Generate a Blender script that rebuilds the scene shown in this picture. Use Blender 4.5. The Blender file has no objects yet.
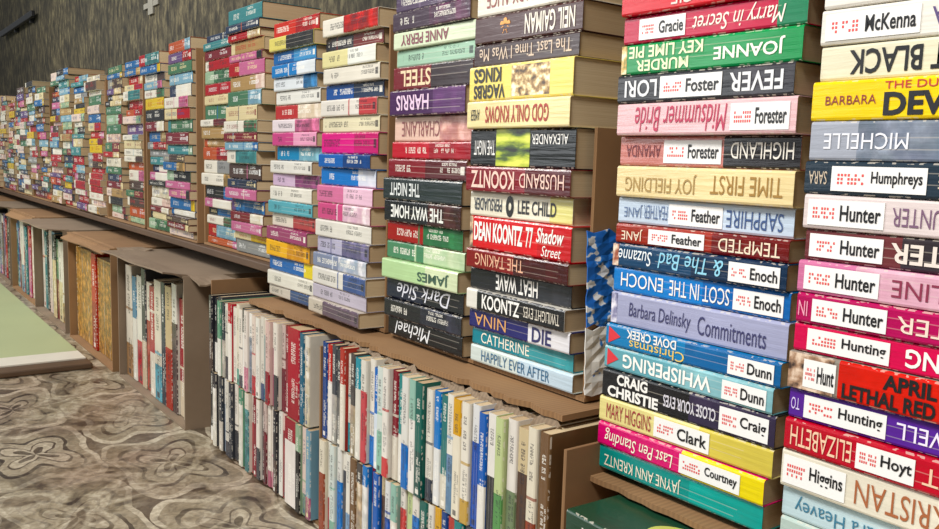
import bpy, random, math
from mathutils import Matrix, Vector
R = random.Random(11)
scene = bpy.context.scene
COL = scene.collection
H = 0.51; D = 0.56; F = 0.50

def hx(h):
    h = h.lstrip('#'); o = []
    for i in (0, 2, 4):
        c = int(h[i:i+2], 16)/255
        o.append(c/12.92 if c <= .04045 else ((c+.055)/1.055)**2.4)
    return (o[0], o[1], o[2], 1)

# ------------------------------------------------------------ node helpers
def mth(nt, op, a, b=None):
    n = nt.nodes.new('ShaderNodeMath'); n.operation = op
    for i, v in enumerate((a, b)):
        if v is None: continue
        if isinstance(v, (int, float)): n.inputs[i].default_value = v
        else: nt.links.new(v, n.inputs[i])
    return n.outputs[0]
def mixc(nt, f, a, b, mode='MIX'):
    n = nt.nodes.new('ShaderNodeMix'); n.data_type = 'RGBA'; n.blend_type = mode
    for s, v in ((n.inputs[0], f), (n.inputs[6], a), (n.inputs[7], b)):
        if isinstance(v, (int, float, tuple)): s.default_value = v
        else: nt.links.new(v, s)
    return n.outputs[2]
def ramp(nt, src, stops):
    r = nt.nodes.new('ShaderNodeValToRGB'); el = r.color_ramp.elements
    while len(el) < len(stops): el.new(.5)
    for e, (p, c) in zip(el, stops): e.position = p; e.color = hx(c) if isinstance(c, str) else c
    nt.links.new(src, r.inputs[0]); return r.outputs[0]
def newmat(name, rough=.5):
    m = bpy.data.materials.new(name); m.use_nodes = True
    b = m.node_tree.nodes['Principled BSDF']; b.inputs['Roughness'].default_value = rough
    return m, m.node_tree, b

# spine print node group -------------------------------------------------
G = bpy.data.node_groups.new('spine_print', 'ShaderNodeTree')
for nm, tp in (('Base', 'NodeSocketColor'), ('Second', 'NodeSocketColor'), ('Ink', 'NodeSocketColor'),
               ('Split', 'NodeSocketFloat'), ('Glyph', 'NodeSocketFloat'), ('Pic', 'NodeSocketFloat')):
    G.interface.new_socket(nm, in_out='INPUT', socket_type=tp)
G.interface.new_socket('Color', in_out='OUTPUT', socket_type='NodeSocketColor')
gi = G.nodes.new('NodeGroupInput'); go = G.nodes.new('NodeGroupOutput')
uvn = G.nodes.new('ShaderNodeUVMap'); uvn.uv_map = 'UVMap'
sp = G.nodes.new('ShaderNodeSeparateXYZ'); G.links.new(uvn.outputs[0], sp.inputs[0])
u, V = sp.outputs[0], sp.outputs[1]
k = mth(G, 'FLOOR', V); v = mth(G, 'FRACT', V)
def wn(a, b, c):
    cb = G.nodes.new('ShaderNodeCombineXYZ')
    for i, q in enumerate((a, b, c)):
        if isinstance(q, (int, float)): cb.inputs[i].default_value = q
        else: G.links.new(q, cb.inputs[i])
    w = G.nodes.new('ShaderNodeTexWhiteNoise'); w.noise_dimensions = '3D'
    G.links.new(cb.outputs[0], w.inputs[0]); return w.outputs[0]
def rng(x, a, b):
    return mth(G, 'MULTIPLY', mth(G, 'GREATER_THAN', x, a), mth(G, 'LESS_THAN', x, b))
r1 = wn(k, 1.0, 2.0); r2 = wn(k, 4.0, 7.0); r3 = wn(k, 9.0, 3.0)
def field(u0, u1, v0, v1, cell, rows, seed):
    c = mth(G, 'FLOOR', mth(G, 'DIVIDE', u, cell))
    r = mth(G, 'FLOOR', mth(G, 'MULTIPLY', mth(G, 'SUBTRACT', v, v0), rows/(v1-v0)))
    let = mth(G, 'FLOOR', mth(G, 'DIVIDE', c, 4))
    inl = mth(G, 'MODULO', c, 4)
    gap = mth(G, 'LESS_THAN', inl, 2.5)
    word = mth(G, 'LESS_THAN', wn(let, k, seed+5), .86)
    mid = mth(G, 'COMPARE', inl, 1.0); mid.node.inputs[2].default_value = .3
    odd = mth(G, 'MODULO', mth(G, 'ADD', r, 20), 2)
    even = mth(G, 'SUBTRACT', 1, odd)
    stroke = mth(G, 'ADD', mth(G, 'MULTIPLY', mid, mth(G, 'SUBTRACT', mth(G, 'MULTIPLY', even, .95), .2)),
                 mth(G, 'MULTIPLY', mth(G, 'SUBTRACT', 1, mid), .72))
    on = mth(G, 'LESS_THAN', wn(c, r, mth(G, 'ADD', k, seed)), stroke)
    m = mth(G, 'MULTIPLY', rng(u, u0, u1), rng(v, v0, v1))
    m = mth(G, 'MULTIPLY', m, gap)
    return mth(G, 'MULTIPLY', mth(G, 'MULTIPLY', m, word), on)
e1 = mth(G, 'ADD', mth(G, 'MULTIPLY', r1, .25), .24)
s2 = mth(G, 'ADD', mth(G, 'MULTIPLY', r2, .2), .50)
g1 = field(mth(G, 'ADD', mth(G, 'MULTIPLY', r3, .12), .04), e1, .33, .68, .0058, 5, 11)
g2 = field(s2, mth(G, 'ADD', s2, .27), .38, .62, .0044, 5, 77)
g3 = field(mth(G, 'ADD', s2, .02), mth(G, 'ADD', s2, .2), .72, .86, .0030, 3, 31)
gl = mth(G, 'MULTIPLY', mth(G, 'MAXIMUM', mth(G, 'MAXIMUM', g1, g2), g3), mth(G, 'MULTIPLY', gi.outputs['Glyph'], .82))
tc = G.nodes.new('ShaderNodeTexCoord')
vo = G.nodes.new('ShaderNodeTexNoise'); vo.inputs['Scale'].default_value = 60; vo.inputs['Detail'].default_value = 4
G.links.new(tc.outputs['Object'], vo.inputs['Vector'])
hs = G.nodes.new('ShaderNodeHueSaturation'); hs.inputs['Saturation'].default_value = .45
G.links.new(vo.outputs['Color'], hs.inputs['Color'])
pr = ramp(G, vo.outputs[0], [(.38, '#1e1a18'), (.48, '#7a7068'), (.56, '#b8ae a0'.replace(' ', '')), (.64, '#ece8e0')])
pic = mixc(G, .8, gi.outputs['Second'], mixc(G, .35, pr, hs.outputs[0]), 'OVERLAY')
sec = mixc(G, gi.outputs['Pic'], gi.outputs['Second'], pic)
band = mth(G, 'MULTIPLY', mth(G, 'GREATER_THAN', u, gi.outputs['Split']), mth(G, 'GREATER_THAN', v, .02))
c1 = mixc(G, band, gi.outputs['Base'], sec)
blk = mth(G, 'MULTIPLY', mth(G, 'MULTIPLY', rng(u, .93, .975), rng(v, .3, .7)), mth(G, 'MULTIPLY', mth(G, 'GREATER_THAN', r2, .4), gi.outputs['Glyph']))
c1 = mixc(G, mth(G, 'MULTIPLY', blk, .8), c1, gi.outputs['Ink'])
# slim coloured rule across many spines
rp = mth(G, 'ADD', mth(G, 'MULTIPLY', r3, .5), .2)
rule = mth(G, 'MULTIPLY', mth(G, 'LESS_THAN', mth(G, 'ABSOLUTE', mth(G, 'SUBTRACT', u, rp)), .012), mth(G, 'MULTIPLY', gi.outputs['Glyph'], mth(G, 'GREATER_THAN', r1, .5)))
c1 = mixc(G, mth(G, 'MULTIPLY', mth(G, 'MULTIPLY', rule, mth(G, 'GREATER_THAN', v, .02)), .8), c1, gi.outputs['Second'])
n2 = G.nodes.new('ShaderNodeTexNoise'); n2.inputs['Scale'].default_value = 14; n2.inputs['Detail'].default_value = 5
G.links.new(tc.outputs['Object'], n2.inputs['Vector'])
w = mth(G, 'ADD', mth(G, 'MULTIPLY', n2.outputs[0], .6), .62)
c2 = mixc(G, gl, c1, gi.outputs['Ink'])
cbw = G.nodes.new('ShaderNodeCombineColor')
for i in range(3): G.links.new(w, cbw.inputs[i])
c3 = mixc(G, .7, c2, cbw.outputs[0], 'MULTIPLY')
wr = G.nodes.new('ShaderNodeTexNoise'); wr.inputs['Scale'].default_value = 180; wr.inputs['Detail'].default_value = 2
G.links.new(tc.outputs['Object'], wr.inputs['Vector'])
edge = mth(G, 'MULTIPLY', mth(G, 'GREATER_THAN', mth(G, 'ABSOLUTE', mth(G, 'SUBTRACT', v, .5)), .45), mth(G, 'GREATER_THAN', v, .012))
wear = mth(G, 'MULTIPLY', edge, mth(G, 'GREATER_THAN', wr.outputs[0], .53))
def crease(off):
    p = mth(G, 'ADD', mth(G, 'MULTIPLY', r1, .5), off)
    p = mth(G, 'ADD', mth(G, 'MULTIPLY', mth(G, 'FRACT', mth(G, 'ADD', p, r3)), .6), .2)
    dd = mth(G, 'ABSOLUTE', mth(G, 'SUBTRACT', v, p))
    return mth(G, 'MULTIPLY', mth(G, 'LESS_THAN', dd, .016), mth(G, 'GREATER_THAN', n2.outputs[0], .5))
cr = mth(G, 'MULTIPLY', mth(G, 'MAXIMUM', crease(.1), crease(.57)), mth(G, 'GREATER_THAN', r2, .4))
wear = mth(G, 'MAXIMUM', wear, mth(G, 'MULTIPLY', cr, .5))
c4 = mixc(G, mth(G, 'MULTIPLY', wear, .5), c3, hx('#d8cfc0'))
hs2 = G.nodes.new('ShaderNodeHueSaturation'); hs2.inputs['Saturation'].default_value = 1.12; G.links.new(c4, hs2.inputs['Color'])
G.links.new(hs2.outputs[0], go.inputs['Color'])

_mc = {}
def bookmat(base, sec=None, ink='#202020', split=2.0, glyph=1.0, picv=0.0):
    key = (base, sec, ink, round(split, 2), glyph, picv)
    if key in _mc: return _mc[key]
    m, nt, b = newmat('cover_print', .26)
    b.inputs['Specular IOR Level'].default_value = .38
    g = nt.nodes.new('ShaderNodeGroup'); g.node_tree = G
    g.inputs['Base'].default_value = hx(base); g.inputs['Second'].default_value = hx(sec or base)
    g.inputs['Ink'].default_value = hx(ink); g.inputs['Split'].default_value = split
    g.inputs['Glyph'].default_value = glyph; g.inputs['Pic'].default_value = picv
    nt.links.new(g.outputs[0], b.inputs['Base Color'])
    t = nt.nodes.new('ShaderNodeTexCoord'); mp = nt.nodes.new('ShaderNodeMapping'); mp.inputs['Scale'].default_value = (18, 60, 190)
    nz = nt.nodes.new('ShaderNodeTexNoise'); nz.inputs['Scale'].default_value = 1; nz.inputs['Detail'].default_value = 3
    nt.links.new(t.outputs['Object'], mp.inputs[0]); nt.links.new(mp.outputs[0], nz.inputs['Vector'])
    bp = nt.nodes.new('ShaderNodeBump'); bp.inputs['Strength'].default_value = .45; bp.inputs['Distance'].default_value = .0016
    nt.links.new(nz.outputs[0], bp.inputs['Height']); nt.links.new(bp.outputs[0], b.inputs['Normal'])
    _mc[key] = m; return m
_pc = {}
def plain(h, rough=.5, nz=.25, sc=30):
    key = (h, rough, nz, sc)
    if key in _pc: return _pc[key]
    m, nt, b = newmat('print', rough)
    n = nt.nodes.new('ShaderNodeTexNoise'); n.inputs['Scale'].default_value = sc; n.inputs['Detail'].default_value = 6
    t = nt.nodes.new('ShaderNodeTexCoord'); nt.links.new(t.outputs['Object'], n.inputs['Vector'])
    c = hx(h); d = tuple(x*(1-nz) for x in c[:3])+(1,)
    nt.links.new(mixc(nt, n.outputs[0], d, c), b.inputs['Base Color'])
    _pc[key] = m; return m
def artmat(stops, sc=(60, 60, 60), rough=.35, det=4):
    m, nt, b = newmat('artwork', rough)
    t = nt.nodes.new('ShaderNodeTexCoord'); mp = nt.nodes.new('ShaderNodeMapping'); mp.inputs['Scale'].default_value = sc
    n = nt.nodes.new('ShaderNodeTexNoise'); n.inputs['Scale'].default_value = 1; n.inputs['Detail'].default_value = det
    nt.links.new(t.outputs['Object'], mp.inputs[0]); nt.links.new(mp.outputs[0], n.inputs['Vector'])
    nt.links.new(ramp(nt, n.outputs[0], stops), b.inputs['Base Color']); return m
def page_mat():
    m, nt, b = newmat('paper_pages', .8)
    t = nt.nodes.new('ShaderNodeTexCoord')
    mp = nt.nodes.new('ShaderNodeMapping'); mp.inputs['Scale'].default_value = (6, 6, 1500)
    n = nt.nodes.new('ShaderNodeTexNoise'); n.inputs['Scale'].default_value = 1; n.inputs['Detail'].default_value = 2
    oi = nt.nodes.new('ShaderNodeObjectInfo')
    nt.links.new(t.outputs['Object'], mp.inputs[0]); nt.links.new(mp.outputs[0], n.inputs['Vector'])
    c = mixc(nt, n.outputs[0], hx('#a0835c'), hx('#e4d2ac'))
    c = mixc(nt, mth(nt, 'MULTIPLY', oi.outputs['Random'], .5), c, hx('#8e6c46'))
    nt.links.new(c, b.inputs['Base Color'])
    return m
PAGE = page_mat()
def card_mat(a='#7a5838', b_='#a07a50'):
    m, nt, b = newmat('cardboard', .85)
    t = nt.nodes.new('ShaderNodeTexCoord')
    n = nt.nodes.new('ShaderNodeTexNoise'); n.inputs['Scale'].default_value = 9; n.inputs['Detail'].default_value = 8
    wv = nt.nodes.new('ShaderNodeTexWave'); wv.inputs['Scale'].default_value = 60; wv.inputs['Distortion'].default_value = .6
    nt.links.new(t.outputs['Object'], n.inputs['Vector']); nt.links.new(t.outputs['Object'], wv.inputs['Vector'])
    c = mixc(nt, n.outputs[0], hx(a), hx(b_))
    c = mixc(nt, .2, c, wv.outputs[0], 'MULTIPLY')
    nt.links.new(c, b.inputs['Base Color'])
    bp = nt.nodes.new('ShaderNodeBump'); bp.inputs['Strength'].default_value = .3; bp.inputs['Distance'].default_value = .003
    nt.links.new(n.outputs[0], bp.inputs['Height']); nt.links.new(bp.outputs[0], b.inputs['Normal'])
    return m
CARD = card_mat(); CARD2 = card_mat('#74604a', '#94806a')

# ------------------------------------------------------------ geometry
def mesh_obj(name, verts, faces, mats, mi=None, uvs=None, parent=None):
    me = bpy.data.meshes.new(name); me.from_pydata(verts, [], faces)
    for m in mats: me.materials.append(m)
    if mi: me.polygons.foreach_set('material_index', mi)
    if uvs:
        ul = me.uv_layers.new(name='UVMap')
        ul.data.foreach_set('uv', [c for f in uvs for p in f for c in p])
    me.update()
    o = bpy.data.objects.new(name, me); COL.objects.link(o)
    if parent: o.parent = parent
    return o
def box_geo(x0, x1, y0, y1, z0, z1):
    v = [(x, y, z) for z in (z0, z1) for y in (y0, y1) for x in (x0, x1)]
    f = [(0, 2, 3, 1), (4, 5, 7, 6), (0, 1, 5, 4), (2, 6, 7, 3), (0, 4, 6, 2), (1, 3, 7, 5)]
    return v, f
def boxes_geo(bs):
    V, Fc = [], []
    for b in bs:
        v, f = box_geo(*b); n = len(V); V += v; Fc += [tuple(i+n for i in q) for q in f]
    return V, Fc
def tag(o, label, cat, group=None, kind=None):
    o['label'] = label; o['category'] = cat
    if group: o['group'] = group
    if kind: o['kind'] = kind
def bevel(o, w=.002, s=2):
    m = o.modifiers.new('Bevel', 'BEVEL'); m.width = w; m.segments = s; m.limit_method = 'ANGLE'

def cover_geo(L, T, dp, kk):
    r = min(.0022, T*.2); th = .0006
    out = [(dp, 0), (r, 0), (.3*r, .3*r), (0, r), (0, T-r), (.3*r, T-.3*r), (r, T), (dp, T)]
    inn = [(dp, th), (r, th), (.3*r+th, .3*r+th), (th, r), (th, T-r), (.3*r+th, T-.3*r-th), (r, T-th), (dp, T-th)]
    n = 8; V, Fc, U = [], [], []
    for x in (0, L):
        V += [(x, y, z) for y, z in out]
        V += [(x, y, z) for y, z in inn]
    def uv(f, spine):
        return [(V[i][0]/L, kk+(min(max(V[i][2]/T, .013), .998) if spine else .01)) for i in f]
    for i in range(n-1):
        f = (i, i+16, i+17, i+1); Fc.append(f); U.append(uv(f, 1 <= i <= 5))
        f = (8+i, 9+i, 25+i, 24+i); Fc.append(f); U.append(uv(f, 0))
        f = (i, i+1, i+9, i+8); Fc.append(f); U.append(uv(f, 0))
        f = (16+i, 24+i, 25+i, 17+i); Fc.append(f); U.append(uv(f, 0))
    for f in ((0, 8, 24, 16), (7, 23, 31, 15)): Fc.append(f); U.append(uv(f, 0))
    return V, Fc, U
def pages_geo(L, T, dp):
    return box_geo(.0012, L-.0012, .001, dp-.0015, .0007, T-.0007)

NB = [0]
def make_book(L, T, dp, mat, label, group, loc, rot, texts=(), sticker=None, parts=True, name='paperback_book'):
    NB[0] += 1; kk = R.randint(1, 400)
    V, Fc, U = cover_geo(L, T, dp, kk)
    pv, pf = pages_geo(L, T, dp)
    if parts:
        o = mesh_obj(name, V, Fc, [mat], None, U)
        mesh_obj('page_block', pv, pf, [PAGE], parent=o)
    else:
        n = len(V)
        Fc2 = Fc+[tuple(i+n for i in q) for q in pf]
        U2 = U+[[(0, 0)]*4 for _ in pf]
        o = mesh_obj(name, V+pv, Fc2, [mat, PAGE], [0]*len(Fc)+[1]*len(pf), U2)
    o.location = loc; o.rotation_euler = rot
    tag(o, label, 'book', group)
    for t in texts:
        s, x0, x1, z0, z1, col, flip = t[:7]; bold = t[7] if len(t) > 7 else 0; sh = t[8] if len(t) > 8 else 0
        add_text(o, s, x0*L, x1*L, z0*T, z1*T, col, flip, bold, sh, -.0005, 'title_lettering')
    if sticker:
        s, x0, x1 = sticker
        X0, X1, Z0, Z1 = x0*L, x1*L, .12*T, .86*T
        w_ = X1-X0; h_ = Z1-Z0
        v, f = box_geo(0, w_, -.0006, -.0003, 0, h_)
        v = list(v); f = list(f); mi = [0]*6
        rr = random.Random(len(s)*7+int(T*1e5))
        for i in range(8):
            for row in range(3):
                if rr.random() < .32: continue
                a = w_*(.07+.038*i); zz = h_*(.28+.16*row); bw = w_*.024; zh = h_*.10; n = len(v)
                v += [(a, -.0008, zz), (a+bw, -.0008, zz), (a+bw, -.0008, zz+zh), (a, -.0008, zz+zh)]
                f.append((n, n+1, n+2, n+3)); mi.append(1)
        st = mesh_obj('spine_label', v, f, [plain('#f0eeea', .4, .05), plain('#e2504e', .5, .1)], mi, None, o)
        st.location = (X0, 0, Z0)
        add_text(st, s, w_*.44, w_*.96, h_*.22, h_*.82, '#141418', False, 1, 0, -.0010, 'label_lettering')
    return o

# text cache ----------------------------------------------------------------
TX = {}
def add_text(par, s, x0, x1, z0, z1, col, flip, bold, sh, y, nm):
    src = TX[(s, bold, sh)]
    key = (s, bold, sh, col)
    if key not in TX:
        me = src.copy(); me.materials.clear(); me.materials.append(plain(col, .4, .08)); TX[key] = me
    o = bpy.data.objects.new(nm, TX[key]); COL.objects.link(o); o.parent = par
    w = x1-x0; h = z1-z0
    o.scale = (w, h, 1)
    if flip:
        o.rotation_euler = (math.pi/2, math.pi, 0); o.location = (x1, y, z1)
    else:
        o.rotation_euler = (math.pi/2, 0, 0); o.location = (x0, y, z0)
def prebuild(keys):
    tmp = []
    for (s, bold, sh) in keys:
        cu = bpy.data.curves.new('t', 'FONT'); cu.body = s; cu.resolution_u = 3
        cu.offset = .018*bold; cu.shear = sh
        o = bpy.data.objects.new('t', cu); COL.objects.link(o); tmp.append((s, bold, sh, o))
    bpy.context.view_layer.update(); dg = bpy.context.evaluated_depsgraph_get()
    for s, bold, sh, o in tmp:
        me = bpy.data.meshes.new_from_object(o.evaluated_get(dg))
        xs = [q.co.x for q in me.vertices]; ys = [q.co.y for q in me.vertices]
        a, b, c, d = min(xs), max(xs), min(ys), max(ys)
        for q in me.vertices: q.co = ((q.co.x-a)/(b-a), (q.co.y-c)/(d-c), 0)
        me.name = 'lettering'; TX[(s, bold, sh)] = me
    for *_, o in tmp:
        cu = o.data; bpy.data.objects.remove(o); bpy.data.curves.remove(cu)

W = '#f4f1ea'; K = '#141416'
# near columns, top to bottom: (px thickness, base, second, split, pic, texts, sticker, words)
colA = [
 (24, '#3a3a44', None, 2, 0, [], None, 'grey'),
 (30, '#e9e4da', None, 2, 0, [('SUSAN', .1, .5, .3, .7, '#8a3a50', 1)], None, 'cream'),
 (34, '#e4e0d6', None, 2, 0, [('C. McKENNA', .44, .98, .25, .75, '#5b4a7a', 1)], ('McKenna', .02, .40), 'white'),
 (34, '#e0dac0', '#2a2622', .8, 0, [('BURN IT BLACK', .12, .78, .16, .84, K, 1, 1)], None, 'cream'),
 (38, '#f0cc18', '#e9e4d8', 2, 0, [('DEVIL', .30, .62, .10, .66, '#17171c', 0, 2), ('BARBARA', .06, .27, .4, .62, '#8a2b2b', 0), ('THE DUKE AND', .3, .7, .74, .92, '#c03030', 0)], None, 'yellow'),
 (38, '#a4a8b2', '#848e9e', .2, .6, [('MICHELLE', .06, .4, .3, .7, '#e8e8ee', 1)], None, 'silver'),
 (32, '#27343f', '#1e2a38', 2, 0, [('SARA', .02, .1, .3, .7, '#c9b7a0', 1), ('DESIRE', .54, .75, .3, .7, '#c9b7a0', 1)], ('Humphreys', .12, .5), 'dark navy'),
 (34, '#dccfcc', None, 2, 0, [('MADELINE HUNTER', .37, .9, .25, .75, '#7a5a74', 1)], ('Hunter', .02, .34), 'pale pink'),
 (31, '#6b3a3c', '#3a3338', .4, .6, [('HUNTER', .36, .8, .2, .8, '#e8dcd0', 1, 1)], ('Hunter', .02, .33), 'maroon'),
 (32, '#cc7ea0', '#dcb4c2', .25, .3, [('MADELINE', .4, .85, .25, .75, '#8a2f4a', 1)], ('Hunter', .03, .35), 'pale pink'),
 (30, '#b02c5c', '#982c52', 2, 0, [('HUNTER', .42, .85, .25, .75, '#f2d9c8', 1), ('IN', .01, .05, .25, .75, '#f0a0b8', 1)], ('Hunter', .07, .38), 'magenta'),
 (29, '#d04662', '#d8748a', .6, 0, [('HUNTING', .46, .85, .2, .8, W, 1, 1)], ('Hunting', .06, .40), 'pink'),
 (38, '#8b8378', '#d22418', .22, .25, [('APRIL', .40, .60, .54, .92, K, 0, 2), ('LETHAL RED', .24, .60, .08, .46, K, 0, 2)], ('Hunt', .07, .21), 'red and grey'),
 (31, '#5c3a90', '#6c469c', 2, 0, [('TO', .01, .05, .3, .7, '#d8c8f0', 1), ('HOWELL', .46, .8, .25, .75, '#f0e7f8', 1)], ('Hunting', .07, .42), 'purple'),
 (33, '#b82c38', None, 2, 0, [('ELIZABETH', .03, .3, .2, .82, '#f0c8a8', 1), ('HOYT', .58, .85, .25, .75, '#f0c8a8', 1)], ('Hoyt', .32, .55), 'crimson'),
 (40, '#dfd8c6', None, 2, 0, [('KRISTAN', .33, .68, .2, .8, '#a8623a', 1)], ('Higgins', .01, .29), 'cream'),
 (33, '#c0d4d8', '#dce0e0', .5, 0, [('Tara Heavey', .06, .45, .2, .8, '#3e7a94', 1)], None, 'pale blue'),
 (28, '#b8c8c0', None, 2, 0, [], None, 'grey green'),
]
colB = [
 (28, '#e9e5de', None, 2, 0, [], None, 'white'),
 (28, '#7a2a4a', None, 2, 0, [], None, 'plum'),
 (24, '#cc242e', '#bc1a26', 2, 0, [('ANNE GRACIE', .3, .9, .2, .8, '#f4d0c8', 1)], None, 'red'),
 (28, '#b81c40', '#2f7a56', .86, 0, [('Marry in Secret', .42, .9, .15, .88, '#f6e6d8', 1, 0, .3)], ('Gracie', .10, .38), 'crimson'),
 (31, '#1f8c4c', None, 2, 0, [('KEY LIME PIE', .05, .50, .54, .92, '#e8f2c0', 1, 1), ('MURDER', .10, .42, .1, .46, '#e8f2c0', 1, 1), ('JOANNE', .56, .92, .25, .75, '#f2f2e0', 1, 1)], None, 'green'),
 (29, '#222226', '#343238', .7, .4, [('LORI', .05, .26, .2, .8, '#dedede', 1, 1), ('FEVER', .68, .95, .2, .8, '#dedede', 1, 1)], ('Foster', .28, .64), 'black'),
 (33, '#dfb8ba', '#d8a6ac', 2, 0, [('Midsummer Bride', .12, .66, .12, .88, '#b82a50', 1, 0, .2)], ('Forester', .68, .97), 'pale pink'),
 (31, '#c08078', '#1d1a1c', .62, .2, [('AMANDA', .04, .26, .3, .7, '#6b2430', 1), ('HIGHLAND', .66, .97, .3, .8, '#e6e0d4', 1)], ('Forester', .28, .61), 'black and rose'),
 (33, '#e4d0a0', None, 2, 0, [('JOY FIELDING', .06, .5, .2, .8, '#a8884a', 1), ('TIME FIRST', .58, .95, .25, .8, '#a07830', 1)], None, 'cream'),
 (28, '#c2d0de', '#b8c8d8', 2, 0, [('JANE', .04, .16, .25, .75, '#5a6f94', 1), ('FEATHER', .17, .32, .25, .75, '#5a6f94', 1), ('SAPPHIRE', .66, .95, .2, .8, '#3a5484', 1)], ('Feather', .33, .64), 'pale blue'),
 (21, '#983a30', '#6e2424', .6, .3, [('TEMPTED', .64, .96, .2, .8, '#f0dcc0', 1), ('JANE', .04, .18, .2, .8, '#f0dcc0', 1)], ('Feather', .22, .56), 'brick red'),
 (25, '#143e60', '#122c48', .5, .3, [('Suzanne', .04, .26, .2, .8, '#e8f0f4', 1, 0, .2), ('& The Bad', .30, .68, .2, .85, '#8fd0e8', 1, 0, .2)], ('Enoch', .71, .97), 'dark blue'),
 (27, '#2c7cc4', '#2468b0', .55, .2, [('ENOCH', .05, .32, .25, .8, W, 1), ('SCOT IN THE', .36, .70, .2, .8, W, 1)], ('Enoch', .72, .97), 'blue'),
 (35, '#a4a6c0', '#989cba', 2, 0, [('Barbara Delinsky', .12, .5, .2, .75, '#3c3c68', 0, 0, .1), ('Commitments', .54, .9, .22, .75, '#3c3c68', 0)], None, 'lilac grey'),
 (24, '#1e7ab0', '#16629c', .5, .2, [('DOVE CREEK', .14, .45, .52, .92, W, 1, 1), ('Christmas', .16, .5, .06, .48, '#e8c860', 1)], ('Dunn', .74, .97), 'bright blue'),
 (25, '#6ca4ae', '#8ab8be', .5, .2, [('WHISPERING', .13, .68, .2, .8, '#f6f4ec', 1, 1)], ('Dunn', .74, .97), 'teal blue'),
 (31, '#121214', '#322a42', .55, .3, [('CRAIG', .10, .30, .54, .93, W, 0, 2), ('CHRISTIE', .04, .37, .08, .47, W, 0, 2), ('CLOSE YOUR EYES', .4, .7, .3, .7, '#d8d4dc', 1, 1)], ('Craig', .72, .97), 'black'),
 (28, '#e0d494', '#d0bf64', .62, 0, [('MARY HIGGINS', .05, .34, .2, .8, '#a03038', 0)], ('Clark', .36, .68), 'pale yellow'),
 (26, '#d03470', '#e8d448', .55, 0, [('Last Pen Standing', .05, .50, .15, .85, '#f8f0d8', 1, 0, .2)], ('Courtney', .54, .88), 'pink and yellow'),
 (27, '#1c8880', '#2c9a90', .6, 0, [('JAYNE ANN KRENTZ', .05, .55, .2, .8, '#f0e8d0', 1)], None, 'teal'),
]
colC = [
 (30, '#cfc9bc', None, 2, 0, [], None, 'grey'),
 (30, '#dcd6c8', '#ccc6ba', .7, 0, [('MARY ALICE', .1, .6, .25, .8, '#8a3a30', 1)], None, 'white'),
 (28, '#40201e', '#30181a', 2, 0, [('NEIL GAIMAN', .5, .94, .15, .85, '#e8e0d0', 1, 1), ('*', .26, .36, .2, .85, '#f0a040', 0, 3)], None, 'dark brown'),
 (23, '#362424', None, 2, 0, [('The Last Time I Was Me', .06, .94, .25, .8, '#d8c0a8', 1)], None, 'dark brown'),
 (35, '#ecd880', '#ecd880', 2, 0, [('KINGS', .05, .34, .52, .94, '#25221c', 1, 2), ('VAGRBS', .05, .38, .06, .46, '#25221c', 1, 2)], None, 'cream yellow'),
 (28, '#e6d6a2', None, 2, 0, [('GOD ONLY KNOWS', .2, .82, .2, .8, '#a83828', 1, 1), ('AMBER', .04, .14, .3, .7, K, 1)], None, 'cream'),
 (38, '#0e1214', '#0e1214', .34, 0, [('ALEXANDER', .62, .94, .60, .85, W, 1), ('THE NIGHT', .04, .26, .3, .7, W, 1)], None, 'black and yellow-green'),
 (26, '#7e1724', '#501218', .6, .3, [('KOONTZ', .06, .5, .15, .85, '#f0c8b8', 1, 1), ('HUSBAND', .55, .95, .25, .8, '#f0c8b8', 1)], None, 'dark red'),
 (26, '#e2dcc8', '#dcd690', .8, 0, [('PERSUADER', .04, .34, .25, .75, '#3a4048', 1, 1), ('LEE CHILD', .5, .86, .25, .78, '#2a2a30', 0, 1), ('O', .38, .46, .08, .92, K, 0, 5)], None, 'white'),
 (34, '#d01820', '#c0121c', .7, .1, [('DEAN KOONTZ', .05, .56, .25, .85, W, 0, 2), ('77', .59, .66, .25, .85, W, 0, 1), ('Shadow', .69, .94, .45, .88, W, 0, 1, .3), ('Street', .74, .92, .08, .38, W, 0, 0, .3)], None, 'bright red'),
 (21, '#7e161a', '#400e12', .5, .4, [('THE TAKING', .1, .6, .2, .8, '#e8b090', 1)], None, 'dark red'),
 (23, '#1c1d22', '#303238', .6, .5, [('HEAT WAVE', .28, .7, .15, .85, '#f0ede6', 1, 1)], None, 'black'),
 (22, '#e0dcd2', '#141519', .12, 0, [('KOONTZ', .18, .58, .15, .85, W, 0, 1), ('TWILIGHT EYES', .62, .96, .25, .75, '#d8d0c0', 1)], None, 'black'),
 (21, '#2c2c64', '#dcdadc', .62, 0, [('DIE', .66, .84, .14, .86, '#2a2a60', 0, 1), ('NINA', .06, .4, .2, .8, '#d8a060', 1)], None, 'navy and white'),
 (19, '#2a808e', '#4a989e', .5, .3, [('CATHERINE', .1, .6, .2, .8, '#f0ecd8', 0)], None, 'teal'),
 (19, '#d0dad4', '#bfd0da', .5, 0, [('HAPPILY EVER AFTER', .12, .8, .2, .8, '#3a6a8c', 0)], None, 'pale blue'),
]
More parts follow.
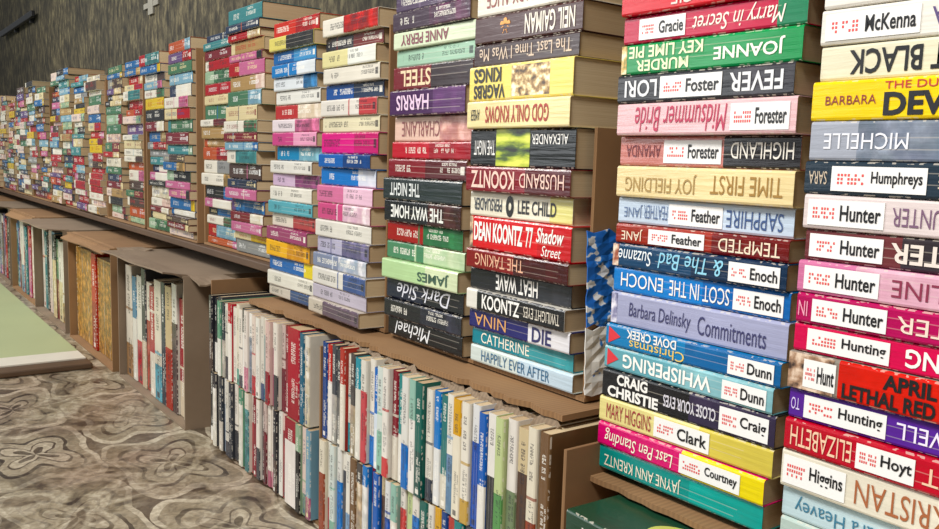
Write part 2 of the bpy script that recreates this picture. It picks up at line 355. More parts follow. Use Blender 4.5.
ART = {
 'black and yellow-green': (.27, .60, .02, .98, [(.34, '#0c1210'), (.44, '#4a6414'), (.52, '#a8b81c'), (.64, '#d8dc50')], (22, 60, 90)),
 'cream yellow': (.44, .80, .08, .92, [(.36, '#4a3620'), (.47, '#a88450'), (.55, '#e0c890'), (.64, '#f4ecd0')], (110, 60, 130)),
 'bright red': (.0, .035, .02, .98, [(.4, '#1c1c20'), (.6, '#e8c8a0')], (90, 60, 90)),
 'red and grey': (.0, .20, .03, .97, [(.4, '#3a2a24'), (.5, '#a88468'), (.6, '#e0c8b0')], (80, 60, 90)),
 'dark blue': (.0, .04, .04, .96, [(.4, '#e8d8c0'), (.55, '#a05030'), (.65, '#202838')], (90, 60, 90)),
 'maroon': (.84, .99, .03, .97, [(.4, '#2a2024'), (.5, '#a07868'), (.6, '#e0c8b8')], (50, 60, 70)),
 'lilac grey': (.0, .04, .04, .96, [(.4, '#e8e4ec'), (.55, '#8a88a8'), (.65, '#585878')], (90, 60, 90)),
 'green': (.0, .035, .04, .96, [(.4, '#f4e8c0'), (.52, '#c8a040'), (.62, '#2a6a3a')], (90, 60, 90)),
}
def simp(rows):
    out = []
    for r in rows:
        t, a = r[0], r[1]; b = r[2] if len(r) > 2 else None; s = r[3] if len(r) > 3 else (.5 if b else 2)
        out.append((t, a, b, s, R.choice([0, .3, .6, .9]) if b else 0, r[4] if len(r) > 4 else None, None, None, r[5] if len(r) > 5 else None))
    return out
colD = simp([(20, '#8fb0a0'), (22, '#a9c4b4', '#c8d4cc'), (20, '#7c93a0'), (19, '#4a3a52', '#6a5a70'), (19, '#3a2a38', '#54304a', .5),
 (17, '#ccd6b8', None, 2, [('ANNE PERRY', .1, .7, .2, .8, '#7a3040', 1, 1)]),
 (17, '#9cbca4'), (23, '#6e1a22', '#2a1a1e', .5, [('STEEL', .1, .5, .15, .85, '#e8c8a0', 1, 1)]),
 (25, '#40204a', '#5c3a66', .6, [('HARRIS', .1, .55, .2, .8, '#e0c0d8', 1, 1)]),
 (25, '#d8b8a8', '#cca09a', .6, [('CHARLAINE', .1, .6, .2, .8, '#8a4a4a', 1)]),
 (17, '#b4303a', '#9a2630'), (19, '#7a2028', '#4e1a1e'), (22, '#222c2c', None, 2, [('THE NIGHT', .1, .5, .2, .8, '#d8dcd8', 1, 1)]),
 (22, '#16181c', '#422424', .6, [('THE WAY HOME', .1, .8, .2, .8, '#e8e8e0', 1, 1)]), (20, '#963030', '#347048', .5), (18, '#4c7e5e', '#bcccac'),
 (20, '#b0cc9a', '#ccd6b2', .6, [('JAMES', .5, .9, .2, .8, '#3a5a48', 1, 1)]),
 (21, '#1b2032', '#16181e', .5, [('Dark Side', .15, .85, .15, .85, '#dcdce4', 1, 0, .3)]), (19, '#16171c', '#2a2c3a'), (20, '#121216', None, 2, [('Michael', .1, .6, .15, .85, '#e8e8e8', 1, 0, .3)])])
colE = simp([(20, '#dcd6c8', '#b04040', .4), (16, '#2a2a30', '#6a3030'), (19, '#d4cc9a', '#dcdcd2'), (18, '#d6d0c2'), (18, '#2c4e88', '#1c2c44'),
 (19, '#d4cec4', '#b04e50', .7), (18, '#d4ccae'), (24, '#cc3a7e', '#b83068', .6), (16, '#2e60a4', '#224278'), (20, '#3c74b4', '#d0d4dc', .7),
 (20, '#c87898', '#dcb8c8'), (20, '#c05c82', '#dcc8d0', .5), (20, '#d2cec4'), (19, '#aca8bc', '#6c6888'), (17, '#7a8298', '#c0c4cc'), (20, '#d0ccc4', '#445684', .6), (17, '#b0a8b4'), (17, '#bcb2a4', '#5c4c5a', .3)])
colF = simp([(20, '#b84038', '#a02c2c'), (18, '#d0c474', '#2a2a28', .4), (17, '#2c6098', '#4e88b4'), (17, '#3c78b0', '#d0d4d6', .6), (17, '#d0d4d6', '#4a7cac', .7), (18, '#d4d2ca'),
 (19, '#a84444', '#d4c8b8', .5), (17, '#d4c8ca', '#c07494', .5), (18, '#b85480', '#d498b0'), (19, '#32789e', '#7ca8b6'), (17, '#d0cdc4'), (17, '#bca4ba', '#844c72'),
 (19, '#d4d0c4'), (17, '#5c9aa4'), (18, '#d0c8b8', '#a85454'), (18, '#8c4464'), (22, '#dca83c', '#cc942c', .5), (20, '#32609c', '#d4c050', .8), (20, '#d0ccc0'), (15, '#bcb4a8', '#3e5072')])

keys = set()
for c in (colA, colB, colC, colD):
    for r in c:
        tx = r[5]
        if tx:
            for t in tx: keys.add((t[0], t[7] if len(t) > 7 else 0, t[8] if len(t) > 8 else 0))
        if r[6]: keys.add((r[6][0], 1, 0))
prebuild(sorted(keys))

PAL = [('#d2ccbe', 'white', 10), ('#c8ba94', 'cream', 9), ('#d0bcb0', 'pale pink', 4), ('#9c3438', 'red', 6), ('#6c2a30', 'dark red', 6), ('#a85840', 'orange red', 3),
 ('#34608e', 'blue', 5), ('#263248', 'navy', 5), ('#7698a8', 'light blue', 5), ('#3e7678', 'teal', 6), ('#42684e', 'green', 4), ('#8ca488', 'pale green', 4),
 ('#b06886', 'pink', 3), ('#5a466e', 'purple', 3), ('#1a1a1c', 'black', 7), ('#463630', 'dark brown', 6), ('#c4a848', 'yellow', 2), ('#7e7e7c', 'grey', 4), ('#9c8058', 'tan', 6)]
PW = [p[2] for p in PAL]
def rnd_style():
    a = R.choices(PAL, PW)[0]; b = R.choices(PAL, PW)[0]
    lum = sum(hx(a[0])[:3])/3
    ink = R.choice(['#20202a', '#7a2a34', '#2a4470', '#2a2a2a', '#a03838']) if lum > .3 else R.choice(['#e8e4d8', '#e0d0a4', '#ecece8', '#d8d8d4'])
    if R.random() < .75:
        sp_ = R.choice([.12, .3, .5, .62, .75, .85]); pc = R.choice([0, .5, .9]); return (a[0], b[0], ink, sp_, 1.0, pc), a[1]
    return (a[0], b[0], ink, 2.0, 1.0, 0.0), a[1]
_styles = [rnd_style() for _ in range(120)]
def name_of(h):
    c = hx(h); best = min(PAL, key=lambda p: sum((x-y)**2 for x, y in zip(hx(p[0])[:3], c[:3]))); return best[1]
def inkfor(h):
    return '#24242c' if sum(hx(h)[:3])/3 > .25 else '#f0ece0'

GS = 'paperbacks stacked flat in cartons'; GL = 'books standing upright in floor cartons'
def column(data, x0, L, zbase, ppm, y0=D, jit=1.0, slump=0):
    z = zbase; n = 0; ph = R.uniform(0, 6)
    for r in reversed(data):
        T = r[0]/ppm; Lb = L-R.uniform(0, .006); dx = R.uniform(0, .003)+.0015*math.sin(ph+n*.5); dy = R.uniform(-.007, .005)*jit+.005*math.sin(ph*2+n*.35)
        if n < 5: dy -= slump*(5-n)
        base, sec, split, picv, tx, stk = r[1], r[2], r[3], r[4], r[5], r[6]
        if tx is None: m = bookmat(base, sec, inkfor(base), split, 1.0, picv)
        else: m = bookmat(base, sec, K, split, 0.0, picv)
        cn = r[7] if r[7] else name_of(base)
        lab = cn+' paperback stacked flat, ' + ('white author sticker on spine' if stk else 'printed lettering on spine')
        ob = make_book(Lb, T-.0003, .106+R.uniform(-.002, .002), m, lab, GS, (x0+dx, y0+dy, z), (0, 0, math.radians(R.uniform(-1.5, 1.5)*jit)), tx or (), stk)
        if r[7] in ART:
            a0, a1, b0, b1_, stops, sc = ART[r[7]]
            mesh_obj('spine_artwork', [(a0*Lb, -.0002, b0*T), (a1*Lb, -.0002, b0*T), (a1*Lb, -.0002, b1_*T), (a0*Lb, -.0002, b1_*T)], [(0, 1, 2, 3)], [artmat(stops, sc)], parent=ob)
        if cn in ('bright blue', 'teal blue'):
            mesh_obj('spine_emblem', [(.02*Lb, -.0004, .12*T), (.10*Lb, -.0004, .5*T), (.02*Lb, -.0004, .88*T)], [(0, 1, 2)], [plain('#d8303a', .4, .1)], parent=ob)
        z += T; n += 1
    return z
column(colA, -.352, .178, .232, 1368, jit=.7)
column(colB, -.541, .181, .232, 1185, jit=.7)
column(colC, -.758, .167, .286, 962, jit=.8)
column(colD, -.934, .167, .286, 805, jit=.9)
column(colE, -1.128, .160, .286, 812, jit=1.2, slump=.003)
column(colF, -1.296, .160, .286, 845, jit=1.2)

def rnd_column(x0, L, zb, ztop, parts, sink=None, yo=0, ln=0):
    z = zb; n = 0; ph = R.uniform(0, 6)
    while z < ztop:
        T = R.uniform(.013, .027)
        st, cn = R.choice(_styles)
        Lb = L-R.uniform(0, .009); dp = .106; dx = R.uniform(0, .003)+.002*math.sin(ph+n*.4); dy = R.uniform(-.007, .007)+yo+ln*(z-zb)+.004*math.sin(ph+n*.3); rz = math.radians(R.uniform(-1.8, 1.8))
        if sink is None:
            make_book(Lb, T-.0003, dp, bookmat(*st), cn+' paperback stacked flat, printed lettering on spine', GS, (x0+dx, D+dy, z), (0, 0, rz), parts=parts)
        else: sink.append((Lb, T-.0003, dp, st, Matrix.Translation((x0+dx, D+dy, z)) @ Matrix.Rotation(rz, 4, 'Z')))
        z += T; n += 1
sink = []
pairs = []
k_ = 1; xr = -.965-.365
while xr > -5.9:
    zt = {1: .732, 2: .732, 3: .72}.get(k_, R.choice([.71, .72, .735, .72]))
    for j in (0, 1):
        xx = xr-.161-j*.163
        L_ = R.uniform(.148, .153); yo = R.uniform(-.002, .012); ln = R.uniform(-.03, .03)
        if k_ <= 2: rnd_column(xx, L_, .336, zt+R.uniform(-.012, .004), k_ <= 1, None, yo, ln)
        else: rnd_column(xx, L_, .336, zt+R.uniform(-.02, .01), False, sink, yo, ln)
    pairs.append((xr-.332, xr, zt)); xr -= .365; k_ += 1

# lower upright books
def upright(x0, x1, zb, ztop, tmin, tmax, styles, sink=None, parts=True, dpr=.125, y0=F, var=.022, word=None):
    x = x0; i = 0
    while True:
        T = R.uniform(tmin, tmax)
        if styles and i < len(styles):
            e = styles[i]; T = e[0]; st = e[1:]; cn = name_of(st[0])
        else: st, cn = R.choice(_styles)
        if x+T > x1: break
        L = ztop-zb-R.uniform(0, var); dy = R.uniform(0, .008)
        if sink is None:
            make_book(L, T-.0004, dpr, bookmat(*st), cn+(word or ' book')+' standing upright in an open carton', GL, (x, y0+dy, zb+L), (0, math.pi/2, 0), parts=parts, name='upright_book')
        else: sink.append((L, T-.0004, dpr, st, Matrix.Translation((x, y0+dy, zb+L)) @ Matrix.Rotation(math.pi/2, 4, 'Y')))
        x += T; i += 1
def S(T, a, b=None, ink=None, sp_=None, g=1.0, p=0.0):
    return (T, a, b, ink or inkfor(a), sp_ if sp_ else (.5 if b else 2.0), g, p)
b1 = [S(.014, '#3a3034'), S(.013, '#24242a', '#5a4a44', p=.7), S(.013, '#1e2024', '#d6d2ca', sp_=.6), S(.015, '#34363c'), S(.014, '#5a8a70', '#d4d2c8'), S(.013, '#2a3038', '#b8b0a4', p=.6),
 S(.015, '#cdc8bc', '#3c3c42', sp_=.7), S(.014, '#b04048', '#dcd6cc', sp_=.25), S(.016, '#d8d2c4'), S(.013, '#d4ccba', '#6a9a8a', sp_=.8), S(.015, '#dcd4c8', '#4a4a50', sp_=.85), S(.014, '#28282e', '#dcd8d0', sp_=.3),
 S(.015, '#d8cec4', '#c88a98', sp_=.7), S(.016, '#dedad2', '#8a94a0', sp_=.3, p=.9), S(.014, '#d4c4b8', '#b04a50', sp_=.75), S(.015, '#dad6cc'), S(.013, '#ccc6ba', '#44506a', sp_=.8), S(.015, '#d6cebf', '#5a8a8c', sp_=.2), S(.015, '#ccb0a8', '#8a2a34', sp_=.6), S(.014, '#dcd4c8', '#a06070', sp_=.3), S(.015, '#d8d0c4', '#3a3a3e', sp_=.6, p=.8), S(.014, '#bca8a0', '#6a2a34', sp_=.5), S(.015, '#7a2a34'), S(.040, '#a02030', '#8c1a28', sp_=.7), S(.014, '#2a5a70')]
def shuf(l, n):
    return [S(t[0]*R.uniform(.85, 1.15), *([t[1]] if not t[2] else [t[1], t[2]]), sp_=R.choice([.2, .35, .6, .8]) if t[2] else None, p=R.choice([0, .5, .9]) if t[2] else 0) for t in R.sample(l, n)]
b1b = shuf(b1[:23], 23)+[S(.040, '#8c2430', '#dcd4cc', sp_=.25)]
upright(-1.445, -1.035, .1365, .270, .013, .016, b1, var=.008)
upright(-1.445, -1.035, .006, .1355, .013, .016, b1b, var=.002)
b2 = [S(.014, '#1f3f78'), S(.013, '#b23c38', '#dcd8d0', sp_=.4), S(.013, '#3f4248', '#b8b4ac', p=.7), S(.015, '#34383c', '#6a6a66', p=.6), S(.013, '#a84a44', '#d8d0c0', sp_=.35), S(.014, '#d8d3c6', '#3a8a94', sp_=.7), S(.013, '#44403e', '#b8a890', p=.8),
 S(.014, '#3a8a98', '#d4d0c4', sp_=.3), S(.014, '#d4d0c4', '#b8585c', sp_=.3), S(.014, '#dad4c8', '#2f6eb4', sp_=.72), S(.013, '#2f68b0', '#ccd4dc', sp_=.45), S(.014, '#c8d0c8', '#8ab4a0', sp_=.6), S(.014, '#dcd6cc', '#c05858', sp_=.82), S(.013, '#7a2c34', '#ccc4b4', sp_=.6),
 S(.015, '#2c7a78', '#dad6cc', sp_=.55), S(.015, '#d4d2ca', '#3878c0', sp_=.6, p=.5), S(.014, '#90b4a4', '#e0dcd4', sp_=.35), S(.016, '#1d5a50', '#17443e', sp_=.6), S(.014, '#d8d3c6', '#343a44', sp_=.8), S(.013, '#3a78b8', '#d8d8d4', sp_=.5), S(.014, '#2a6a68', '#ccc6b4', sp_=.7), S(.013, '#dcd8cc', '#7a9ab8', p=.8, sp_=.5),
 S(.015, '#cc9c3c', '#dcd4c0', sp_=.3), S(.015, '#dcd6c8', '#b89858', sp_=.8), S(.014, '#d4d4d2', '#2c4f9c', sp_=.3), S(.013, '#3460a8', '#dcd8d0', sp_=.6), S(.015, '#dcd8d0', '#343434', sp_=.5, p=.6), S(.014, '#b8c490', '#5a8a54', sp_=.6), S(.015, '#dad4ca', '#6a7a5a', sp_=.55), S(.017, '#c4b390', '#4a3426', sp_=.35), S(.014, '#d8d0bc', '#8a4a3a', sp_=.7), S(.015, '#6a5038')]
b2b = shuf(b2, 32)
upright(-1.006, -.545, .1365, .270, .013, .016, b2, var=.009)
upright(-1.006, -.545, .006, .1355, .013, .016, b2b, var=.002)
b3 = [S(.05, '#c8c0b0', '#8a6a4c', sp_=.7), S(.03, '#4f7890', '#ccc8bc', sp_=.4), S(.045, '#d0ccbf', '#a84048', sp_=.6, p=.5), S(.03, '#3a3a3e', '#b8a890', sp_=.6), S(.04, '#d0c8b8', '#a05048', sp_=.35, p=.5), S(.035, '#983a40', '#d0c8b8', sp_=.6), S(.045, '#ccc4b2', '#5a98a8', sp_=.7, p=.5), S(.025, '#28303c'), S(.04, '#b8a480', '#983a34', sp_=.5), S(.03, '#ccc8bc', '#4a3a3a', sp_=.3, p=.9), S(.035, '#8a2c34', '#c8b8a0', sp_=.7), S(.03, '#c8bca4')]
upright(-1.985, -1.54, .006, .264, .025, .04, b3, parts=False, var=.03)
T_ = dict(g=0, p=.9, sp_=.02)
b4 = [S(.19, '#9a7444', '#b08a58', **T_), S(.045, '#a83228', '#8c2420', g=1), S(.17, '#a88452', '#a07c4c', **T_), S(.035, '#b84a38')]
upright(-2.485, -2.045, .006, .264, .03, .05, b4, parts=False, word=' large patterned book', var=.02)
xr5 = -2.545
lowers = []
while xr5 > -5.5:
    upright(xr5-.44, xr5, .006, .264, .02, .05, None, sink, var=.03); lowers.append((xr5-.445, xr5+.005)); xr5 -= .5
print('individual books', NB[0])

# merged far books
Vv, Ff, Uu, Mi = [], [], [], []; mats = [PAGE]; midx = {}
for (L, T, dp, st, M) in sink:
    m = bookmat(*st)
    if m.name not in midx: midx[m.name] = len(mats); mats.append(m)
    for gi_, (vv, ff, uu) in enumerate((cover_geo(L, T, dp, R.randint(1, 400)), pages_geo(L, T, dp)+(None,))):
        n = len(Vv); Vv += [tuple(M @ Vector(p)) for p in vv]
        for q, f in enumerate(ff):
            Ff.append(tuple(i+n for i in f)); Uu.append(uu[q] if uu else [(0, 0)]*4); Mi.append(midx[m.name] if gi_ == 0 else 0)
o = mesh_obj('paperback_books', Vv, Ff, mats, Mi, Uu)
tag(o, 'long run of mixed paperbacks stacked flat and standing in cartons', 'books', kind='stuff')

# ------------------------------------------------------------ cartons
def carton(name, label, x0, x1, y0, y1, z0, z1, top=False, t=.004, mat=CARD, back_h=None, group=None, zl=None, zr=None):
    e = .0002
    bs = [(x0-t, x1+t, y0, y1, z0, z0+t), (x0-t, x0-e, y0+.001, y1, z0+t, zl or z1), (x1+e, x1+t, y0+.001, y1, z0+t, zr or z1), (x0, x1, y1-t, y1, z0+t, z1)]
    if top: bs.append((x0-t, x1+t, y0, y1, z1, z1+t))
    v, f = boxes_geo(bs)
    o = mesh_obj(name, v, f, [mat]); tag(o, label, 'cardboard box', group); return o
def sheet(name, p00, p10, p11, p01, n=10, m=5, amp=.003, t=.004, mat=CARD, parent=None, rag=.0015, crumple=0):
    P = [Vector(p) for p in (p00, p10, p11, p01)]
    nrm = (P[1]-P[0]).cross(P[3]-P[0]).normalized(); V, Fc = [], []
    js = [[R.uniform(-1, 1)*rag for _ in range(n+1)] for _ in range(2)]
    cm = [[R.uniform(0, 1)*crumple for _ in range(n+1)] for _ in range(m+1)]
    for s in (0, 1):
        for j in range(m+1):
            for i in range(n+1):
                a = i/n; b = j/m
                p = (P[0]*(1-a)+P[1]*a)*(1-b)+(P[3]*(1-a)+P[2]*a)*b
                p = p+nrm*(s*t+cm[j][i])+nrm*amp*math.sin(a*9+b*4+P[0].x*7)*(b)
                if j == 0 or j == m: p += (P[3]-P[0]).normalized()*js[j > 0][i]
                V.append(tuple(p))
    w_ = n+1; N = w_*(m+1)
    for j in range(m):
        for i in range(n):
            a = j*w_+i; Fc.append((a, a+w_, a+w_+1, a+1)); b = a+N; Fc.append((b, b+1, b+w_+1, b+w_))
    def edge(a, b): Fc.append((a, b, b+N, a+N))
    for i in range(n): edge(i, i+1); edge(m*w_+i+1, m*w_+i)
    for j in range(m): edge((j+1)*w_, j*w_); edge(j*w_+n, (j+1)*w_+n)
    return mesh_obj(name, V, Fc, [mat], parent=parent)

GC = 'upper book cartons'
for (a, b, zt) in pairs:
    carton('carton', 'brown open-front cardboard box holding two stacks of paperbacks', a-.004, b+.003, D+R.uniform(.004, .02), .715, .331, zt-R.uniform(.01, .05), group=GC)
carton('carton', 'brown cardboard box around two stacks of paperbacks', -1.300, -.962, D+.012, .715, .2805, .68, group=GC)
cb = carton('carton', 'brown cardboard box with torn edges around dark thrillers', -.938, -.583, D+.012, .70, .2805, .72, group=GC, zr=.545)
prt = artmat([(.50, '#1664bc'), (.56, '#2f7ed0'), (.58, '#e4e4e2'), (.7, '#c8ccd4')], (30, 60, 90), .5, 2)
prt2 = artmat([(.34, '#2474c8'), (.37, '#d8d8d4'), (.6, '#e8e6e0')], (30, 60, 70), .5, 3)
sheet('printed_panel', (-.5785, D+.008, .356), (-.5785, .66, .356), (-.5785, .66, .445), (-.5785, D+.004, .448), n=10, m=16, amp=0, t=.001, mat=prt, parent=cb, rag=.003, crumple=.002)
sheet('printed_panel', (-.5785, D+.010, .287), (-.5785, .66, .287), (-.5785, .66, .353), (-.5785, D+.007, .353), n=10, m=10, amp=0, t=.001, mat=prt2, parent=cb, rag=.002, crumple=.002)
carton('carton', 'low brown cardboard tray under tall paperback stacks', -.545, -.168, D+.02, .70, .2265, .30, group=GC)

def bench(x0, x1, y0, y1, ztop, label):
    v, f = box_geo(x0, x1, y0, y1, ztop-.014, ztop)
    o = mesh_obj('bench', v, f, [plain('#5c4430', .6, .4, 12)]); bevel(o)
    n = max(2, int((x1-x0)/.8)+1)
    for i in range(n):
        xx = x0+.02+(x1-x0-.06)*i/(n-1)
        v, f = box_geo(xx, xx+.03, .725, .755, 0, ztop-.014)
        mesh_obj('leg', v, f, [plain('#4a3828', .6, .4, 12)], parent=o)
    tag(o, label, 'bench')
bench(-5.95, -1.315, D+.002, .76, .330, 'long low wooden bench carrying cartons of stacked paperbacks')
bench(-1.305, -.56, .645, .76, .272, 'short low wooden bench carrying paperback cartons')
bench(-.55, -.10, .645, .76, .220, 'short low wooden bench under the tallest paperback stacks')
o = sheet('cardboard_sheet', (-1.305, .522, .2725), (-.562, .528, .2725), (-.562, .76, .2725), (-1.305, .76, .2725), n=60, m=8, amp=.0, t=.006, rag=.005)
tag(o, 'torn corrugated cardboard sheet under the paperback stacks', 'cardboard')
sheet('torn_flap', (-.98, .524, .2725), (-.565, .528, .2725), (-.570, .521, .258), (-.975, .518, .2675), n=50, m=3, amp=.001, t=.003, mat=CARD2, parent=o, rag=.006, crumple=.003)
o = sheet('cardboard_sheet', (-.548, .545, .2205), (-.11, .545, .2205), (-.11, .76, .2205), (-.548, .76, .2205), n=30, m=6, amp=0, t=.005, rag=.003)
tag(o, 'corrugated cardboard sheet on a low bench', 'cardboard')

GF = 'floor cartons of upright books'
carton('floor_carton', 'open brown carton packed with upright books and one thick red volume', -1.450, -1.030, F+.012, .66, 0, .255, group=GF, zl=.29)
carton('floor_carton', 'open brown carton packed with pale upright books', -1.011, -.542, F+.012, .644, 0, .255, group=GF)
for i, (a, b) in enumerate([(-1.99, -1.535), (-2.49, -2.04)]+lowers):
    mt = CARD if i % 2 else CARD2
    o = carton('floor_carton', 'brown carton on its side with upright books inside', a, b, F-.016+R.uniform(-.006, .006), .70, 0, .284, True, mat=mt, group=GF)
    hgt = (.022, .004, .016, -.004)[i % 4]; out_ = (.05, .035, .06, .03)[i % 4]
    sheet('flap', (a+.004, F+.0, .2895), (b-.004, F+.0, .2895), (b+.012, F-out_, .276+hgt), (a+.018, F-out_, .271+hgt), n=8, m=4, amp=.0015, t=.003, mat=mt, parent=o, rag=.001)
    if i < 2:
        sheet('flap', (b+.005, F+.0, .29), (b+.005, F+.055, .29), (b+.085, F+.058, .292), (b+.075, F-.005, .281), n=6, m=4, amp=.002, t=.003, mat=CARD2, parent=o)
v, f = box_geo(-.528, -.06, .46, .642, 0, .188)
o = mesh_obj('closed_carton', v, f, [CARD]); bevel(o, .003); tag(o, 'closed brown carton with flat books on top', 'cardboard box')
def disc(cx, cy, rx_, ry_, z, N=32): return [(cx+rx_*math.cos(i*2*math.pi/N), cy+ry_*math.sin(i*2*math.pi/N), z) for i in range(N)]
for x, a, b in ((-.508, '#20402e', '#38603c'), (-.325, '#e8e2d0', '#c85a60')):
    fb = make_book(.172, .028, .12, bookmat(a, b, W, .5, 1.0, .6), name_of(a)+' paperback lying flat on a closed carton', 'paperbacks lying on the closed carton', (x, .487, .189), (0, 0, math.radians(-2)))
    if x < -.4:
        mesh_obj('cover_artwork', [(.006, .006, .02795), (.166, .006, .02795), (.166, .114, .02795), (.006, .114, .02795)], [(0, 1, 2, 3)], [artmat([(.4, '#16281c'), (.5, '#2c5034'), (.58, '#6a8a48'), (.66, '#d8d8b0')], (80, 90, 60))], parent=fb)
        vs = disc(.10, .036, .036, .024, .0282)+disc(.10, .036, .029, .018, .0284)+disc(.10, .036, .014, .008, .0286)
        mesh_obj('cover_emblem', vs, [tuple(range(32)), tuple(range(32, 64)), tuple(range(64, 96))], [plain('#c8c860', .4, .3), plain('#2a4a30', .4, .6, 90), plain('#e4e4b0', .4)], [0, 1, 2], parent=fb)

# ------------------------------------------------------------ setting
def structure(name, geo, mat):
    o = mesh_obj(name, geo[0], geo[1], [mat]); o['kind'] = 'structure'; return o
m, nt, b = newmat('patterned_rug_floor', .36)
t = nt.nodes.new('ShaderNodeTexCoord')
def noise(sc, det=4, dist=0):
    n = nt.nodes.new('ShaderNodeTexNoise'); n.inputs['Scale'].default_value = sc; n.inputs['Detail'].default_value = det; n.inputs['Distortion'].default_value = dist
    nt.links.new(t.outputs['Object'], n.inputs['Vector']); return n
nw = noise(7, 3)
va = nt.nodes.new('ShaderNodeVectorMath'); va.operation = 'MULTIPLY_ADD'
nt.links.new(nw.outputs['Color'], va.inputs[0]); va.inputs[1].default_value = (.06, .06, .0); nt.links.new(t.outputs['Object'], va.inputs[2])
sx = nt.nodes.new('ShaderNodeSeparateXYZ'); nt.links.new(va.outputs[0], sx.inputs[0])
P_ = .30
rowi = mth(nt, 'FLOOR', mth(nt, 'DIVIDE', sx.outputs[1], P_*.6))
hx_ = mth(nt, 'MULTIPLY', mth(nt, 'MODULO', rowi, 2.0), .5)
fx = mth(nt, 'FRACT', mth(nt, 'ADD', mth(nt, 'DIVIDE', sx.outputs[0], P_), hx_))
fy = mth(nt, 'FRACT', mth(nt, 'DIVIDE', sx.outputs[1], P_*.6))
ax = mth(nt, 'SUBTRACT', fx, .5); ay = mth(nt, 'SUBTRACT', fy, .5)
rad = mth(nt, 'SQRT', mth(nt, 'ADD', mth(nt, 'MULTIPLY', ax, ax), mth(nt, 'MULTIPLY', ay, ay)))
ang = mth(nt, 'ARCTAN2', ay, ax)
pet = mth(nt, 'MULTIPLY', mth(nt, 'COSINE', mth(nt, 'MULTIPLY', ang, 4.0)), .10)
dm = mth(nt, 'ADD', rad, pet)
a = ramp(nt, dm, [(.0, '#4a3c30'), (.06, '#bcb09a'), (.16, '#4e4034'), (.19, '#a89c86'), (.30, '#3c3028'), (.34, '#948872'), (.46, '#c4baa4'), (.52, '#5c4e40')])
for n_ in nt.nodes:
    if n_.type == 'VALTORGB': n_.color_ramp.interpolation = 'CONSTANT'
c = ramp(nt, noise(11, 5, 1.2).outputs[0], [(.38, '#42362c'), (.46, '#8c8068'), (.55, '#bcb29c'), (.63, '#7a6c58')])
f_ = ramp(nt, noise(3.5, 4, 1).outputs[0], [(.42, (.12, .12, .12, 1)), (.62, (.75, .75, .75, 1))])
col = mixc(nt, f_, a, c)
d = ramp(nt, noise(80, 5, 1).outputs[0], [(.36, '#7a6c60'), (.52, '#d8cec0'), (.62, '#ffffff')])
col = mixc(nt, .5, col, d, 'MULTIPLY')
e_ = ramp(nt, noise(2.5, 2).outputs[0], [(.5, '#ffffff'), (.68, '#c89088')])  # reddish patches: reflections of the stacks painted into the floor colour
col = mixc(nt, .5, col, e_, 'MULTIPLY')
nt.links.new(col, b.inputs['Base Color'])
structure('floor', box_geo(-7, 1.5, -2.5, .83, -.02, 0), m)
m, nt, b = newmat('dark_wall_cloth', .9)
t = nt.nodes.new('ShaderNodeTexCoord'); mp = nt.nodes.new('ShaderNodeMapping'); mp.inputs['Scale'].default_value = (30, 1, 12)
n1 = nt.nodes.new('ShaderNodeTexNoise'); n1.inputs['Scale'].default_value = 1.6; n1.inputs['Detail'].default_value = 9; n1.inputs['Roughness'].default_value = .7
nt.links.new(t.outputs['Object'], mp.inputs[0]); nt.links.new(mp.outputs[0], n1.inputs['Vector'])
n3 = nt.nodes.new('ShaderNodeTexNoise'); n3.inputs['Scale'].default_value = 6; n3.inputs['Detail'].default_value = 5
nt.links.new(t.outputs['Object'], n3.inputs['Vector'])
a = ramp(nt, n1.outputs[0], [(.36, '#201e16'), (.5, '#4c4636'), (.64, '#80785e')])
a = mixc(nt, .7, a, ramp(nt, n3.outputs[0], [(.35, '#5a5444'), (.65, '#e0d8c4')]), 'MULTIPLY')
nt.links.new(a, b.inputs['Base Color'])
structure('wall_back', box_geo(-7, 1.5, .80, .83, 0, 2.4), m)

gm = mesh_obj('green_mat', *box_geo(-6.5, -2.235, -2.4, .460, .0005, .006), [plain('#a8b084', .45, .12, 8)]); tag(gm, 'pale green smooth floor mat beside the cartons', 'mat')
tb = mesh_obj('threshold_board', *box_geo(-2.23, -2.09, -2.4, .455, .0005, .014), [plain('#5e4630', .5, .5, 14)]); bevel(tb, .003)
tag(tb, 'worn wooden threshold board lying across the floor', 'board')
v, f = box_geo(-2.225, -2.14, -2.4, .450, .0143, .0175)
mesh_obj('metal_strip', v, f, [plain('#dcd6c6', .35, .15)], parent=tb)

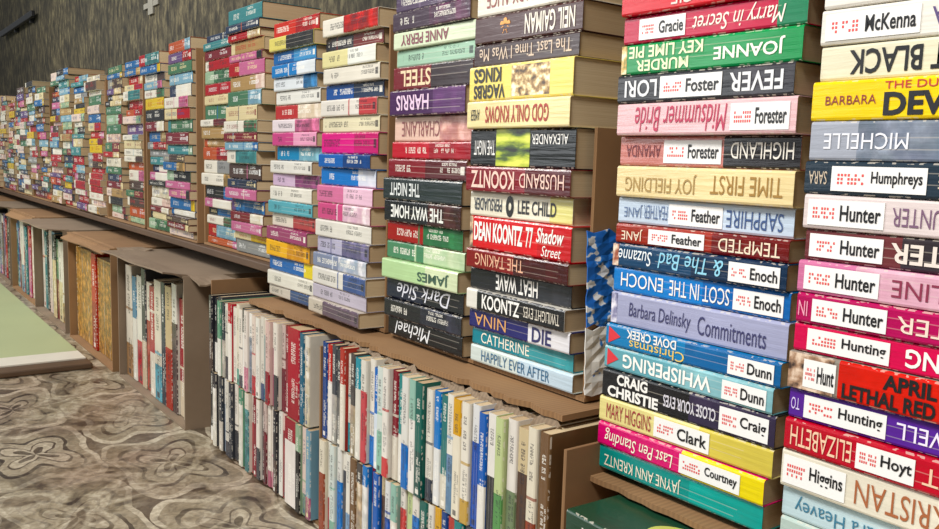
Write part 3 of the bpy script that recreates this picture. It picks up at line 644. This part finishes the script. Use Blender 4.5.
v, f = boxes_geo([(-5.6, -4.62, .765, .785, 1.135, 1.165)])
o = mesh_obj('wall_rail', v, f, [plain('#0e0e10', .4)]); bevel(o, .004, 3)
for xx in (-5.2, -4.75):
    mesh_obj('bracket', *box_geo(xx, xx+.02, .78, .7995, 1.12, 1.175), [plain('#141416', .4)], parent=o)
tag(o, 'black horizontal metal rail fixed to the dark wall', 'rail')
cx, cz = -2.77, .962
v, f = boxes_geo([(cx-.075, cx+.075, .794, .7995, cz-.008, cz+.008), (cx-.025, cx+.025, .793, .7994, cz-.03, cz+.03)])
o = mesh_obj('wall_cross', v, f, [plain('#8c887c', .7)]); tag(o, 'small pale cross-shaped ornament on the dark wall', 'ornament')

# ------------------------------------------------------------ light, camera
wd = bpy.data.worlds.new('World'); scene.world = wd; wd.use_nodes = True
bg = wd.node_tree.nodes['Background']; bg.inputs[0].default_value = (.92, .96, 1, 1); bg.inputs[1].default_value = .22
def area(loc, tgt, size, e, col, name='overhead_key', lab='soft key light added above the aisle'):
    l = bpy.data.lights.new('lamp', 'AREA'); l.size = size; l.energy = e; l.color = col
    o = bpy.data.objects.new(name, l); COL.objects.link(o); o.location = loc
    o.rotation_euler = (Vector(tgt)-Vector(loc)).to_track_quat('-Z', 'Y').to_euler()
    tag(o, lab, 'light')
area((-.2, -.8, 2.1), (-.8, .56, .4), .5, 60, (1, .98, .95))  # added key light overhead, no lamp fixture stands here
area((-3.4, -1.2, 2.0), (-3.2, .56, .4), .6, 62, (1, .99, .97))  # second added key, over the far stacks
area((-2.9, -1.9, 1.15), (-1.2, .56, .4), 1.3, 27, (.95, .98, 1), 'sheen_light', 'large soft light added for sheen on the spines')  # added area light that gives the glossy spines their highlights
cam = bpy.data.cameras.new('Camera'); co = bpy.data.objects.new('Camera', cam); COL.objects.link(co)
rx = Vector((.5915, .8057, .0297)).normalized(); bk = Vector((.798, -.5903, .1204)).normalized()
up = bk.cross(rx).normalized(); bk = rx.cross(up)
co.matrix_world = Matrix(((rx.x, up.x, bk.x, 0), (rx.y, up.y, bk.y, 0), (rx.z, up.z, bk.z, H), (0, 0, 0, 1)))
cam.sensor_width = 36; cam.lens = 850/939*36; cam.clip_start = .01
scene.camera = co
scene.view_settings.view_transform = 'Standard'
